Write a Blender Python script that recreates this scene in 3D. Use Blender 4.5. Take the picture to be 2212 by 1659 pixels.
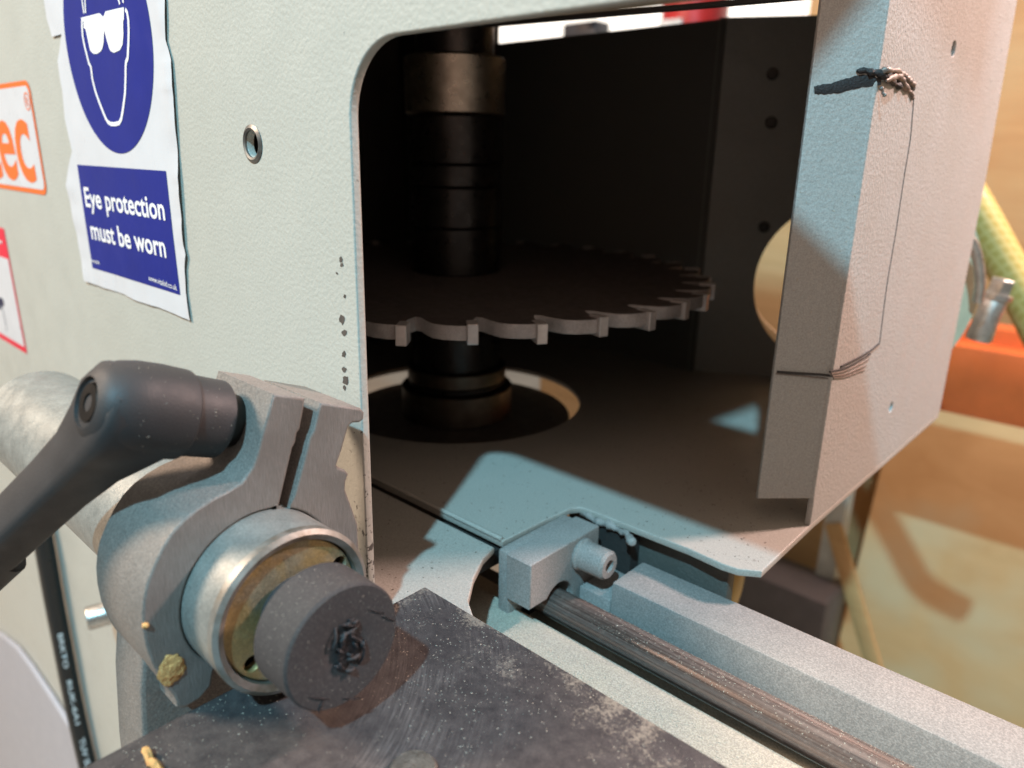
import bpy, bmesh, math, random
from mathutils import Vector, Matrix
from mathutils.noise import noise as pnoise
random.seed(7)
for o in list(bpy.data.objects): bpy.data.objects.remove(o, do_unlink=True)
scene = bpy.context.scene
COL = scene.collection

# ------------------------------------------------------------------ camera
# world: z=0 is the top of the machine's floor plate, x runs along the front panel, y into the machine, metres
CAM = Vector((0.0, 0.0, 0.148))
RM = Matrix(((0.7344, -0.2158, 0.6435), (0.6785, 0.2102, -0.7039), (0.0166, 0.9535, 0.3008)))
FPX = 1604.0
cd = bpy.data.cameras.new('camera')
cam = bpy.data.objects.new('camera', cd); COL.objects.link(cam)
q = RM.to_quaternion().normalized()
cam.matrix_world = Matrix.Translation(CAM) @ q.to_matrix().to_4x4()
cd.sensor_fit = 'HORIZONTAL'; cd.sensor_width = 36.0; cd.lens = FPX / 2212 * 36
cd.clip_start = 0.01; cd.clip_end = 60
cd.dof.use_dof = True; cd.dof.focus_distance = 0.238; cd.dof.aperture_fstop = 10.0
scene.camera = cam
scene.render.resolution_x = 1024; scene.render.resolution_y = 768

# ------------------------------------------------------------------ light
w = bpy.data.worlds.new('World'); scene.world = w; w.use_nodes = True
bg = w.node_tree.nodes['Background']
bg.inputs[0].default_value = (1.0, 0.87, 0.76, 1); bg.inputs[1].default_value = 0.30

def lamp(name, target, to, dist, size, power, col):
    l = bpy.data.lights.new(name, 'AREA'); l.shape = 'DISK'; l.size = size; l.energy = power; l.color = col
    o = bpy.data.objects.new(name, l); COL.objects.link(o)
    t = Vector(to).normalized(); o.location = Vector(target) + t * dist
    o.rotation_euler = t.to_track_quat('Z', 'Y').to_euler()
    return o
lamp('cool_ceiling_lamp', (-0.2, 0.2, 0.08), (0.55, -1.0, 1.34), 2.2, 0.06, 62, (0.34, 0.77, 1.0))
lamp('warm_ceiling_lamp', (-0.1, 0.3, 0.05), (1.0, 1.42, 1.6), 0.95, 0.11, 16, (1.0, 0.71, 0.65))
lamp('warm_strip_lamp', (-0.3, 0.1, 0.05), (-1.2, -1.3, 1.6), 2.4, 0.6, 88, (1.0, 0.76, 0.58))

vs = scene.view_settings
vs.view_transform = 'Standard'; vs.look = 'None'; vs.exposure = 0.14; vs.gamma = 1.0

# ------------------------------------------------------------------ helpers
def tag(o, label=None, cat=None, group=None, kind=None):
    if label: o['label'] = label
    if cat: o['category'] = cat
    if group: o['group'] = group
    if kind: o['kind'] = kind
    return o

def thing(name, label, cat, loc, group=None):
    o = bpy.data.objects.new(name, None); o.empty_display_size = 0.01
    COL.objects.link(o); o.location = loc
    return tag(o, label, cat, group)

def wloc(o):
    m = Matrix.Translation(o.location)
    return m if o.parent is None else m

def finish(name, me, mat, parent=None, smooth=35):
    o = bpy.data.objects.new(name, me); COL.objects.link(o)
    if mat is not None:
        me.materials.clear(); me.materials.append(mat)
    if smooth:
        me.shade_smooth() if hasattr(me, 'shade_smooth') else None
        me.set_sharp_from_angle(angle=math.radians(smooth))
    if parent is not None:
        o.parent = parent
        if parent.type == 'EMPTY':
            o.matrix_parent_inverse = Matrix.Translation(parent.location).inverted()
    return o

def from_bm(name, bm, mat, parent=None, smooth=35):
    bmesh.ops.recalc_face_normals(bm, faces=bm.faces[:])
    me = bpy.data.meshes.new(name); bm.to_mesh(me); bm.free()
    return finish(name, me, mat, parent, smooth)

def V(*a): return Vector(a)

def box(name, lo, hi, mat, parent=None, bev=0.0, seg=2, mtx=None):
    bm = bmesh.new()
    bmesh.ops.create_cube(bm, size=1)
    for v in bm.verts:
        v.co = Vector((lo[i] + (v.co[i] + 0.5) * (hi[i] - lo[i]) for i in range(3)))
    if bev: bmesh.ops.bevel(bm, geom=bm.edges[:], offset=bev, segments=seg, affect='EDGES', profile=0.5)
    if mtx is not None: bmesh.ops.transform(bm, matrix=mtx, verts=bm.verts[:])
    return from_bm(name, bm, mat, parent)

def frame_matrix(o, u, v, n):
    m = Matrix.Identity(4)
    for i, a in enumerate((u, v, n)):
        a = Vector(a).normalized()
        for k in range(3): m[k][i] = a[k]
    for k in range(3): m[k][3] = o[k]
    return m

def plate_mesh(name, loops, thick, bev=0.0, mtx=None, bres=2):
    cu = bpy.data.curves.new(name + '_c', 'CURVE'); cu.dimensions = '2D'; cu.fill_mode = 'BOTH'
    cu.extrude = max(thick / 2 - bev, 0); cu.bevel_depth = bev; cu.offset = -bev; cu.bevel_resolution = bres
    for L in loops:
        s = cu.splines.new('POLY'); s.points.add(len(L) - 1)
        for i, p in enumerate(L): s.points[i].co = (p[0], p[1], 0, 1)
        s.use_cyclic_u = True
    ob = bpy.data.objects.new('tmp', cu); COL.objects.link(ob)
    dg = bpy.context.evaluated_depsgraph_get(); dg.update()
    me = bpy.data.meshes.new_from_object(ob.evaluated_get(dg))
    bpy.data.objects.remove(ob); bpy.data.curves.remove(cu)
    me.name = name
    if mtx is not None: me.transform(mtx)
    bm = bmesh.new(); bm.from_mesh(me)
    bmesh.ops.remove_doubles(bm, verts=bm.verts[:], dist=1e-6)
    bmesh.ops.recalc_face_normals(bm, faces=bm.faces[:])
    bm.to_mesh(me); bm.free()
    return me

def plate(name, loops, thick, mat, parent=None, bev=0.0, mtx=None, smooth=35):
    me = plate_mesh(name, loops, thick, bev, mtx)
    o = finish(name, me, mat, parent, smooth)
    # keep the flat caps flat: edges between a cap and the rounded rim are sharp
    ax = (mtx.to_3x3() @ Vector((0, 0, 1))).normalized() if mtx is not None else Vector((0, 0, 1))
    bm = bmesh.new(); bm.from_mesh(me)
    for e in bm.edges:
        k = [abs(f.normal.dot(ax)) > .9995 for f in e.link_faces]
        if len(k) == 2 and k[0] != k[1]: e.smooth = False
    bm.to_mesh(me); bm.free()
    return o

def circle(cx, cy, r, n=48, a0=0.0, a1=2 * math.pi, end=False):
    m = n + 1 if end else n
    return [(cx + r * math.cos(a0 + (a1 - a0) * i / n), cy + r * math.sin(a0 + (a1 - a0) * i / n)) for i in range(m)]

def lathe(name, prof, org, axis, mat, parent=None, seg=64, closed=False, smooth=35, jitter=0.0):
    ax = Vector(axis).normalized(); org = Vector(org)
    u = ax.orthogonal().normalized(); v = ax.cross(u)
    bm = bmesh.new(); rings = []
    for r, h in prof:
        if r < 1e-7:
            rings.append([bm.verts.new(org + ax * h)])
        else:
            rg = []
            for i in range(seg):
                a = 2 * math.pi * i / seg
                rr = r * (1 + (jitter * pnoise((3 * math.cos(a), 3 * math.sin(a), h * 200)) if jitter else 0))
                rg.append(bm.verts.new(org + ax * h + (u * math.cos(a) + v * math.sin(a)) * rr))
            rings.append(rg)
    pairs = list(zip(rings[:-1], rings[1:])) + ([(rings[-1], rings[0])] if closed else [])
    for A, B in pairs:
        for i in range(seg):
            j = (i + 1) % seg
            if len(A) == 1 and len(B) == 1: continue
            if len(A) == 1: bm.faces.new((A[0], B[i], B[j]))
            elif len(B) == 1: bm.faces.new((A[i], A[j], B[0]))
            else: bm.faces.new((A[i], A[j], B[j], B[i]))
    return from_bm(name, bm, mat, parent, smooth)

def sweep(bm, pts, rads, seg=12, caps=True):
    pts = [Vector(p) for p in pts]
    if not isinstance(rads, (list, tuple)): rads = [rads] * len(pts)
    rings = []; nrm = None
    for i, p in enumerate(pts):
        t = (pts[min(i + 1, len(pts) - 1)] - pts[max(i - 1, 0)]).normalized()
        if nrm is None: nrm = t.orthogonal().normalized()
        nrm = (nrm - t * nrm.dot(t)).normalized(); b = t.cross(nrm)
        rings.append([bm.verts.new(p + (nrm * math.cos(2 * math.pi * k / seg) + b * math.sin(2 * math.pi * k / seg)) * rads[i]) for k in range(seg)])
    for A, B in zip(rings[:-1], rings[1:]):
        for k in range(seg):
            j = (k + 1) % seg; bm.faces.new((A[k], A[j], B[j], B[k]))
    if caps:
        bm.faces.new(rings[0][::-1]); bm.faces.new(rings[-1])

def tube(name, pts, rads, mat, parent=None, seg=12, smooth=50):
    bm = bmesh.new(); sweep(bm, pts, rads, seg)
    return from_bm(name, bm, mat, parent, smooth)

def spline(pts, n=8):
    pts = [Vector(p) for p in pts]; out = []
    P = [pts[0] * 2 - pts[1]] + pts + [pts[-1] * 2 - pts[-2]]
    for i in range(1, len(P) - 2):
        a, b, c, d = P[i - 1:i + 3]
        for k in range(n):
            t = k / n
            out.append(0.5 * ((2 * b) + (c - a) * t + (2 * a - 5 * b + 4 * c - d) * t * t + (-a + 3 * b - 3 * c + d) * t ** 3))
    out.append(pts[-1]); return out

# photograph pixel (2212 x 1659 view) -> direction, then met with a plane the thing lies on
def ray(x, y): return RM @ Vector(((x - 1106.0) / FPX, -(y - 829.5) / FPX, -1.0))
def on_y(x, y, Y): r = ray(x, y); return CAM + r * (Y / r.y)
def on_x(x, y, X): r = ray(x, y); return CAM + r * (X / r.x)
def on_z(x, y, Z): r = ray(x, y); return CAM + r * ((Z - CAM.z) / r.z)
def on_pl(x, y, p, n): r = ray(x, y); n = Vector(n); return CAM + r * ((Vector(p) - CAM).dot(n) / r.dot(n))

# ------------------------------------------------------------------ materials
class NT:
    def __init__(s, name):
        s.m = bpy.data.materials.new(name); s.m.use_nodes = True
        s.t = s.m.node_tree; s.b = s.t.nodes['Principled BSDF']
        s.co = s.t.nodes.new('ShaderNodeTexCoord').outputs['Object']
    def n(s, t, **kw):
        nd = s.t.nodes.new(t)
        for k, v in kw.items(): setattr(nd, k, v)
        return nd
    def link(s, a, b): s.t.links.new(a, b)
    def setin(s, sock, v):
        if hasattr(v, 'links') or hasattr(v, 'is_linked'): s.link(v, sock)
        else: sock.default_value = v
    def map(s, scale=(1, 1, 1), loc=(0, 0, 0), rot=(0, 0, 0)):
        m = s.n('ShaderNodeMapping'); s.link(s.co, m.inputs[0])
        m.inputs['Scale'].default_value = scale; m.inputs['Location'].default_value = loc; m.inputs['Rotation'].default_value = rot
        return m.outputs[0]
    def noise(s, scale, detail=3, rough=0.55, co=None, dist=0.0):
        nd = s.n('ShaderNodeTexNoise'); s.link(co or s.co, nd.inputs['Vector'])
        nd.inputs['Scale'].default_value = scale; nd.inputs['Detail'].default_value = detail
        nd.inputs['Roughness'].default_value = rough; nd.inputs['Distortion'].default_value = dist
        return nd.outputs[0]
    def ramp(s, f, a, b, va=0.0, vb=1.0):
        r = s.n('ShaderNodeMapRange'); s.link(f, r.inputs[0]); r.clamp = True
        r.inputs[1].default_value = a; r.inputs[2].default_value = b; r.inputs[3].default_value = va; r.inputs[4].default_value = vb
        return r.outputs[0]
    def math(s, op, a, b=0.0):
        m = s.n('ShaderNodeMath', operation=op); s.setin(m.inputs[0], a); s.setin(m.inputs[1], b); return m.outputs[0]
    def mix(s, f, a, b):
        m = s.n('ShaderNodeMix', data_type='RGBA'); s.setin(m.inputs[0], f)
        s.setin(m.inputs[6], a); s.setin(m.inputs[7], b); return m.outputs[2]
    def axis(s, i, co=None):
        x = s.n('ShaderNodeSeparateXYZ'); s.link(co or s.co, x.inputs[0]); return x.outputs[i]
    def bump(s, h, dist, strength=1.0, prev=None):
        b = s.n('ShaderNodeBump'); s.link(h, b.inputs['Height']); b.inputs['Distance'].default_value = dist; b.inputs['Strength'].default_value = strength
        if prev is not None: s.link(prev, b.inputs['Normal'])
        return b.outputs[0]
    def out(s, base=None, rough=None, metal=None, normal=None, spec=None):
        if base is not None: s.setin(s.b.inputs['Base Color'], base)
        if rough is not None: s.setin(s.b.inputs['Roughness'], rough)
        if metal is not None: s.setin(s.b.inputs['Metallic'], metal)
        if normal is not None: s.link(normal, s.b.inputs['Normal'])
        if spec is not None: s.b.inputs['Specular IOR Level'].default_value = spec
        return s.m
def c(r, g, b): return (r, g, b, 1)

def paint(name, base, peel=760, pdist=0.00026, dust=0.0, dustc=c(.55, .50, .44), speck=0.0, chips=None, rough=0.42, grime=0.12):
    m = NT(name)
    big = m.noise(9, 3); col = m.mix(m.ramp(big, .35, .7, 0, grime), base, c(base[0] * .72, base[1] * .68, base[2] * .58))
    R = m.ramp(m.noise(60, 4), .3, .7, rough - .06, rough + .12)
    nrm = m.bump(m.noise(peel, 2, .5), pdist, 1.0)
    if dust:
        d = m.math('MULTIPLY', m.ramp(m.noise(2600, 3, .75), .40, .68), dust)
        col = m.mix(d, col, dustc); R = m.math('ADD', R, m.math('MULTIPLY', d, .4))
        gr_ = m.ramp(m.noise(1700, 4, .8), .40, .62, .80, 1.10)
        vm = m.n('ShaderNodeVectorMath', operation='SCALE'); m.link(col, vm.inputs[0]); m.link(gr_, vm.inputs['Scale']); col = vm.outputs[0]
        nrm = m.bump(m.noise(2300, 3, .7), 0.00012, .8, nrm)
    if speck:
        v = m.n('ShaderNodeTexVoronoi'); m.link(m.map((1, 1, .55), rot=(.3, .2, .5)), v.inputs['Vector']); v.inputs['Scale'].default_value = 190
        sp = m.math('MULTIPLY', m.ramp(v.outputs['Distance'], .10, .17, 1, 0), m.ramp(m.noise(70, 2), .56, .62))
        col = m.mix(m.math('MULTIPLY', sp, speck), col, c(.05, .042, .035))
    if chips:
        # bare steel where the paint has worn off along the opening's edge
        ex = m.axis(0)
        prox = m.ramp(ex, chips[0], chips[1], 0, .13)
        lowz = m.ramp(m.axis(2), .09, .0, 0, .17)
        ch = m.ramp(m.math('ADD', m.math('ADD', m.noise(420, 4, .7), prox), lowz), .83, .86)
        col = m.mix(ch, col, c(.085, .075, .065)); R = m.mix(ch, R, c(.5, .5, .5))
        nrm = m.bump(m.math('SUBTRACT', 1.0, ch), 0.0002, .6, nrm)
    return m.out(col, R, 0.0, nrm)

def metal(name, base, rough=.35, brushed=None, dust=0.0, dustc=c(.5, .46, .40), mtl=1.0, stain=None, fine=0.00004):
    m = NT(name)
    g = m.noise(130, 4); col = m.mix(m.ramp(g, .35, .7), base, c(*[x * (.7 if dust < .5 else .9) for x in base[:3]]))
    if stain: col = m.mix(m.ramp(m.noise(95, 3, .6), .45, .62), col, stain)
    R = m.ramp(m.noise(240, 4), .3, .7, rough - .07, rough + .12)
    nrm = m.bump(m.noise(900, 4, .6), fine, 1.0)
    if brushed:
        nrm = m.bump(m.noise(420, 3, .6, m.map(brushed[0], rot=brushed[1] if len(brushed) > 1 else (0, 0, 0))), 0.00012, .7, nrm)
    M = mtl
    if dust:
        d = m.math('MULTIPLY', m.ramp(m.math('ADD', m.math('MULTIPLY', m.noise(1900, 3, .75), .75), m.math('MULTIPLY', m.noise(55, 4, .7), .25)), .40, .62), dust)
        col = m.mix(d, col, dustc); R = m.math('ADD', R, m.math('MULTIPLY', d, .45)); M = m.math('MULTIPLY', m.math('SUBTRACT', 1.0, d), mtl)
        gr_ = m.ramp(m.noise(1500, 4, .8), .42, .60, .74 if dust >= .5 else .85, 1.12)
        vm = m.n('ShaderNodeVectorMath', operation='SCALE'); m.link(col, vm.inputs[0]); m.link(gr_, vm.inputs['Scale']); col = vm.outputs[0]
        nrm = m.bump(m.noise(2100, 3, .7), 0.00013, .8, nrm)
    return m.out(col, R, M, nrm)

def plain(name, base, rough=.5, mtl=0.0, var=.25, scale=40, bump=0.0, bscale=600):
    m = NT(name); col = m.mix(m.ramp(m.noise(scale, 4), .3, .7), base, c(*[x * (1 - var) for x in base[:3]]))
    n = m.bump(m.noise(bscale, 3), bump) if bump else None
    return m.out(col, m.ramp(m.noise(scale * 3, 3), .3, .7, max(rough - .06, .05), min(rough + .08, 1)), mtl, n)

def wood(name, a, b, sc=(2, 2, 26), blot=None, rough=.6):
    m = NT(name); g = m.noise(3.0, 6, .65, m.map(sc), .6)
    col = m.mix(m.ramp(g, .32, .68), a, b)
    if blot: col = m.mix(m.ramp(m.noise(4.5, 3), .48, .66), col, blot)
    return m.out(col, rough, 0, m.bump(g, .0006))

PAINT = c(.415, .413, .370)
M_panel = paint('grey_green_enamel', PAINT, pdist=.00020, chips=(-.212, -.181))
M_wall = paint('dusty_wall_enamel', c(.39, .375, .345), peel=640, pdist=.00036, dust=.5, dustc=c(.52, .47, .43))
M_floor = paint('dusty_floor_enamel', c(.40, .37, .325), dust=.65, dustc=c(.42, .375, .32), speck=.4, pdist=.00015)
M_inner = paint('shaded_inner_enamel', c(.10, .10, .09), dust=.5, dustc=c(.085, .07, .055))  # enamel darkened so its colour carries the shade inside the housing
M_port = paint('port_enamel', c(.26, .26, .235), dust=.5, dustc=c(.2, .17, .14))  # lighter copy of the inner enamel, for the better lit angled panel
M_blackp = plain('near_black', c(.035, .03, .027), .7, bump=.0003)  # near black for dark lines, and for boxes standing in for shade
def cast_mat():
    m = NT('brushed_cast_aluminium')
    ln = m.noise(620, 4, .7, m.map((.3, 7, .35), rot=(-.30, 0, 0)))
    col = m.mix(m.ramp(ln, .36, .64), c(.33, .30, .275), c(.215, .19, .172))
    gr_ = m.ramp(m.noise(65, 4, .65), .4, .65)
    col = m.mix(m.math('MULTIPLY', gr_, .5), col, c(.20, .175, .155))
    return m.out(col, m.ramp(ln, .3, .7, .34, .5), .45, m.bump(m.noise(1600, 3, .7), .00009, .8, m.bump(ln, .00022, .9)))
M_cast = cast_mat()
M_castrough = metal('sandy_cast_aluminium', c(.22, .195, .175), .5, dust=.6, dustc=c(.235, .20, .172), mtl=.3, fine=.00018)
M_tube = metal('satin_grey_tube', c(.30, .30, .275), .36, dust=.18, mtl=.4)
M_steel = metal('bright_steel', c(.62, .60, .56), .28, dust=.15)
M_rim = metal('worn_rim_steel', c(.42, .40, .36), .42, stain=c(.20, .17, .13), mtl=.7)
M_gold = metal('yellow_zinc', c(.56, .40, .17), .40, stain=c(.42, .36, .24), dust=.3, dustc=c(.36, .29, .19), mtl=.8)
def rod_mat():
    m = NT('oily_guide_rod')
    st = m.noise(260, 4, .7, m.map((.012, 1.6, 1.6)))
    col = m.mix(m.ramp(st, .38, .62), c(.36, .28, .245), c(.085, .058, .048))
    d = m.math('MULTIPLY', m.ramp(m.noise(700, 4, .8), .52, .66), .35)
    col = m.mix(d, col, c(.20, .15, .12))
    return m.out(col, m.ramp(st, .3, .7, .2, .38), m.math('SUBTRACT', .6, d), m.bump(st, .00012, .8))
M_rod = rod_mat()
M_beam = metal('dusty_beam', c(.26, .25, .235), .65, dust=.75, dustc=c(.36, .325, .295), mtl=.1)
M_bed = metal('dusty_bed', c(.42, .37, .31), .65, dust=.8, dustc=c(.50, .44, .33), mtl=.1)
def table_mat():
    m = NT('blackened_steel_table')
    col = m.mix(m.ramp(m.noise(260, 5, .75), .35, .68), c(.075, .066, .068), c(.130, .115, .112))
    # scuff arcs swept by the swinging stop
    vm = m.n('ShaderNodeVectorMath', operation='DISTANCE'); m.link(m.co, vm.inputs[0]); vm.inputs[1].default_value = (-.205, .045, .0087)
    d = vm.outputs['Value']
    cx = m.n('ShaderNodeCombineXYZ'); m.link(d, cx.inputs[0]); m.link(m.math('MULTIPLY', m.axis(1), .05), cx.inputs[1])
    arcs = m.ramp(m.noise(1500, 3, .7, cx.outputs[0]), .42, .68)
    broad = m.math('MULTIPLY', m.ramp(d, .075, .095), m.ramp(d, .135, .105))
    sc = m.math('MULTIPLY', m.math('MULTIPLY', arcs, broad), m.ramp(m.noise(45, 3), .38, .62, .0, .65))
    col = m.mix(sc, col, c(.28, .255, .245))
    # sandy dust caked near the back edge and corner
    edge = m.ramp(m.axis(1), .105, .142, 0, .16)
    sd = m.ramp(m.math('ADD', m.math('ADD', m.math('MULTIPLY', m.noise(70, 4, .65), .6), m.math('MULTIPLY', m.noise(900, 3, .8), .4)), edge), .64, .74, 0, .55)
    col = m.mix(sd, col, c(.33, .28, .215))
    R = m.ramp(m.noise(300, 4), .3, .7, .36, .52); R = m.math('ADD', R, m.math('MULTIPLY', sd, .4))
    return m.out(col, R, m.math('MULTIPLY', m.math('SUBTRACT', 1.0, sd), .55), m.bump(m.noise(1500, 4, .7), .00012))
M_table = table_mat()
M_block = metal('dusty_block', c(.32, .29, .265), .6, dust=.8, dustc=c(.38, .34, .31), mtl=.2)
M_blade = metal('saw_body', c(.11, .09, .08), .45, brushed=((6, 6, 1),), dust=.45, dustc=c(.12, .095, .08), mtl=.5)  # colour darkened for the weak light on the blade faces
M_rimsaw = metal('saw_rim', c(.40, .36, .34), .45, dust=.4, dustc=c(.36, .32, .30), mtl=.4)
M_carb = metal('carbide_tip', c(.58, .53, .50), .35, mtl=.45)
M_spdark = metal('blackened_spindle', c(.05, .045, .042), .3, mtl=.9)
M_spsteel = metal('spindle_collar_steel', c(.42, .36, .29), .3, brushed=((1, 1, 16),))
M_black = plain('black_plastic', c(.030, .027, .027), .58, var=.3, bump=.00006, bscale=1500)
M_screw = metal('blackened_screw', c(.06, .055, .05), .35)
M_white = plain('white_vinyl', c(.58, .58, .60), .32, var=.05)
M_blue = plain('blue_print', c(.001, .012, .20), .34, var=.12)
M_wprint = plain('white_print', c(.80, .80, .80), .35, var=.04)
M_orange = plain('orange_print', c(.80, .15, .02), .35, var=.08)
M_red = plain('red_print', c(.70, .02, .05), .35, var=.08)
M_dprint = plain('dark_print', c(.02, .02, .06), .4)
M_rubber = None
def rubber():
    m = NT('dusty_black_rubber')
    d = m.ramp(m.noise(1500, 3, .75), .48, .78, 0, .30)
    col = m.mix(d, c(.034, .030, .030), c(.17, .15, .135))
    return m.out(col, .8, 0, m.bump(m.noise(1300, 3, .7), .00015, .7))
M_rubber = rubber()

# ------------------------------------------------------------------ machine housing
PY = 0.128                      # front face of the front panel
WX = -0.0955                    # outer face of the side wall
hous = thing('machine_housing', 'grey green painted sheet metal saw housing with a wide dark opening', 'machine housing', (-0.3, 0.3, 0.0))

# front panel: one sheet with rounded opening corner, mounting hole, notch in the top edge
r = .0200; ex = -.1787; ez = .1748
arc = [(ex + r - r * math.cos(a), ez - r + r * math.sin(a)) for a in [i / 14 * math.pi / 2 for i in range(15)]]
outl = [(-1.3, -.75), (ex - .006, -.75), (ex - .004, -.2)] + [(ex - .0020, 0.0)] + arc + [(-.08, .1749), (.07, .1755), (.07, .304), (-.0690, .304), (.025, .500), (.03, .75), (-1.3, .75)]
hp = on_y(546, 311, PY)
pm = frame_matrix((0, PY + .0015, 0), (1, 0, 0), (0, 0, 1), (0, -1, 0))
panel = plate('front_panel', [outl, circle(hp.x, hp.z, .0042, 32)], .003, M_panel, hous, bev=.0006, mtx=pm)
# pressed rim of the mounting hole, bare metal
lathe('hole_rim', [(.0042, .0005), (.0042, -.0002), (.0049, -.0005), (.0060, .0001)], (hp.x, PY - .0003, hp.z), (0, 1, 0), metal('bare_hole_metal', c(.24, .23, .21), .45, stain=c(.08, .07, .065), mtl=.6), panel, 40)

# larger bare spots where clamped work has knocked the paint off
M_spot = metal('bare_chip_steel', c(.15, .13, .115), .5, mtl=.5)
for (cx_, cy_, w_, h_) in ((737, 560, 5, 9), (739, 572, 4, 5), (740, 689, 8, 13), (744, 719, 6, 8), (743, 765, 5, 8), (744, 798, 5, 7), (746, 820, 7, 13), (745, 838, 4, 6), (728, 590, 3, 3), (745, 640, 3, 4)):
    bm = bmesh.new(); vv = []
    for k in range(12):
        a_ = 2 * math.pi * k / 12; q_ = random.uniform(.55, 1.15)
        p_ = on_y(cx_ + w_ * q_ * math.cos(a_), cy_ + h_ * q_ * math.sin(a_), PY); vv.append(bm.verts.new((p_.x, PY - .00012, p_.z)))
    bm.faces.new(vv); from_bm('paint_chip', bm, M_spot, panel, 0)

# floor plate with spindle hole, angled cut outline and groove between its two sheets
SX, SY = -.322, .3015
fl = [(-.0945, .243), (-.1015, .2382), (-.1076, .2373), (-.122, .2384), (-.171, .2374), (-.1750, .2365), (-.1772, .233),
      (-.1782, .215), (-.1786, .1915), (-.75, .1915), (-.75, .4595), (-.2540, .4595), (-.2540, .466), (-.1255, .5370), (-.1225, .5330), (-.0985, .4900), (-.0957, .4884), (-.0957, .2960)]
floor = plate('floor_plate', [fl, circle(SX, SY, .0765, 72)], .003, M_floor, hous, bev=.0005, mtx=Matrix.Translation((0, 0, -.0015)))
fr = [(-.1788, .1868), (-.1760, .178), (-.1690, .166), (-.160, .1545), (-.1500, .1480), (-.17, .1345), (-.176, .1345), (-.75, .1345), (-.75, .1868)]
plate('floor_plate_front', [fr], .003, M_floor, hous, bev=.0005, mtx=Matrix.Translation((0, 0, -.0023)))
box('groove_bottom', (-.75, .180, -.012), (-.182, .199, -.0055), M_blackp, hous)
# small raised lip beside the groove
tube('groove_lip', [(-.75, .1922, .0002), (-.1795, .1922, .0002)], .0011, M_floor, hous, 8)
# dark boxes added as shade under the floor plate, then the plate skirt
box('base_shade_fill', (-.75, .200, -.30), (-.182, .2225, -.0415), M_blackp, hous)
box('under_shade_fill', (-.181, .2372, -.30), (-.1480, .2436, -.006), M_blackp, hous)
box('notch_filler', (-.1815, .1935, -.30), (-.1772, .2368, -.010), M_blackp, hous)
box('plate_skirt', (-.1500, .2440, -.040), (-.1075, .2500, -.0034), M_inner, hous, .0008)

# right side wall with folded flange
def yz(x): return frame_matrix((x, 0, 0), (0, 1, 0), (0, 0, 1), (1, 0, 0))
h1 = on_x(2060, 105, WX); h2 = on_x(1925, 880, WX)
wl = [(.2905, .0003), (.4885, .0003), (.4865, .14), (.4755, .235), (.4735, .260), (.2905, .260)]
plate('side_wall', [wl, circle(h1.y, h1.z, .0031, 24), circle(h2.y, h2.z, .0026, 24)], .0024, M_wall, hous, bev=.0004, mtx=yz(WX - .0012))
FD = Vector((-.738, -.675, 0)); FN = Vector((.675, -.738, 0))
fo = Vector((WX, .2905, 0))
flg = [(.0, .0128), (.0233, .0122), (.0233, .260), (.0, .260)]
fm = frame_matrix(fo - FN * .0012, FD, (0, 0, 1), FD.cross(Vector((0, 0, 1))))
flange = plate('wall_flange', [flg], .0024, M_wall, hous, bev=.0004, mtx=fm)
# rounded fold between flange and wall
tube('fold', [(WX - .0011, .2905, .0128), (WX - .0011, .2905, .262)], .0012, M_wall, hous, 16)

# back wall, angled port panel with extraction hole
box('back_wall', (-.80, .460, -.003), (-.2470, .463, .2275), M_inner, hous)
A0 = Vector((-.2510, .4598, 0)); AD = Vector((.8763, .4819, 0)); AN = Vector((.4819, -.8763, 0))
pc = on_pl(1822, 618, A0, AN)
pu = (pc - A0).dot(AD); pz = pc.z; PR = .0565
pl = [(0.0, 0.0002), (.150, 0.0002), (.150, .229), (0.0, .2285)]
apm = frame_matrix(A0 - AN * .0015, AD, (0, 0, 1), AD.cross(Vector((0, 0, 1))))
plate('port_panel', [pl, circle(pu, pz, PR, 64)], .003, M_port, hous, bev=.0004, mtx=apm)
plate('panel_return', [[(-.0984, .4680), (-.1002, .4680), (-.1002, .4890), (-.1245, .5290), (-.1215, .5320), (-.0984, .4900)]], .259, M_port, hous, mtx=Matrix.Translation((0, 0, .1298)))  # unseen return, extended to shut out lamp light behind the wall
for p in ((1665, 265), (1650, 490), (1668, 160)):
    b = on_pl(*p, A0, AN); lathe('bolt_head', [(0, .003), (.003, .003), (.0036, .0022), (.0036, 0), (0, 0)], b, AN, M_screw, hous, 12)
# unseen roof added to keep lamp light out, end wall on the left, inner edge bar
plate('shade_roof', [[(-.80, .132), (-.1795, .132), (-.1795, .252), (-.093, .252), (-.093, .565), (-.80, .565)]], .003, M_inner, hous, mtx=Matrix.Translation((0, 0, .262)))
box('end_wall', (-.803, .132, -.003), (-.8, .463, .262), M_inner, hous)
b0 = on_y(1016, 57, .30); b1 = on_y(1790, -12, .30)
bm = bmesh.new()
tube('edge_bar', [b0, b1], .0013, M_blackp, hous, 8)
# dark block added behind the spindle for the darkness left of the bright gap
mb = on_y(1024, 90, .43)
box('dark_block', (-.66, .41, .0005), (mb.x, .4595, .259), M_blackp, hous, .004)
box('motor_rib', (-.50, .3405, .0005), (-.462, .3785, .259), M_blackp, hous, .003)

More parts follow.
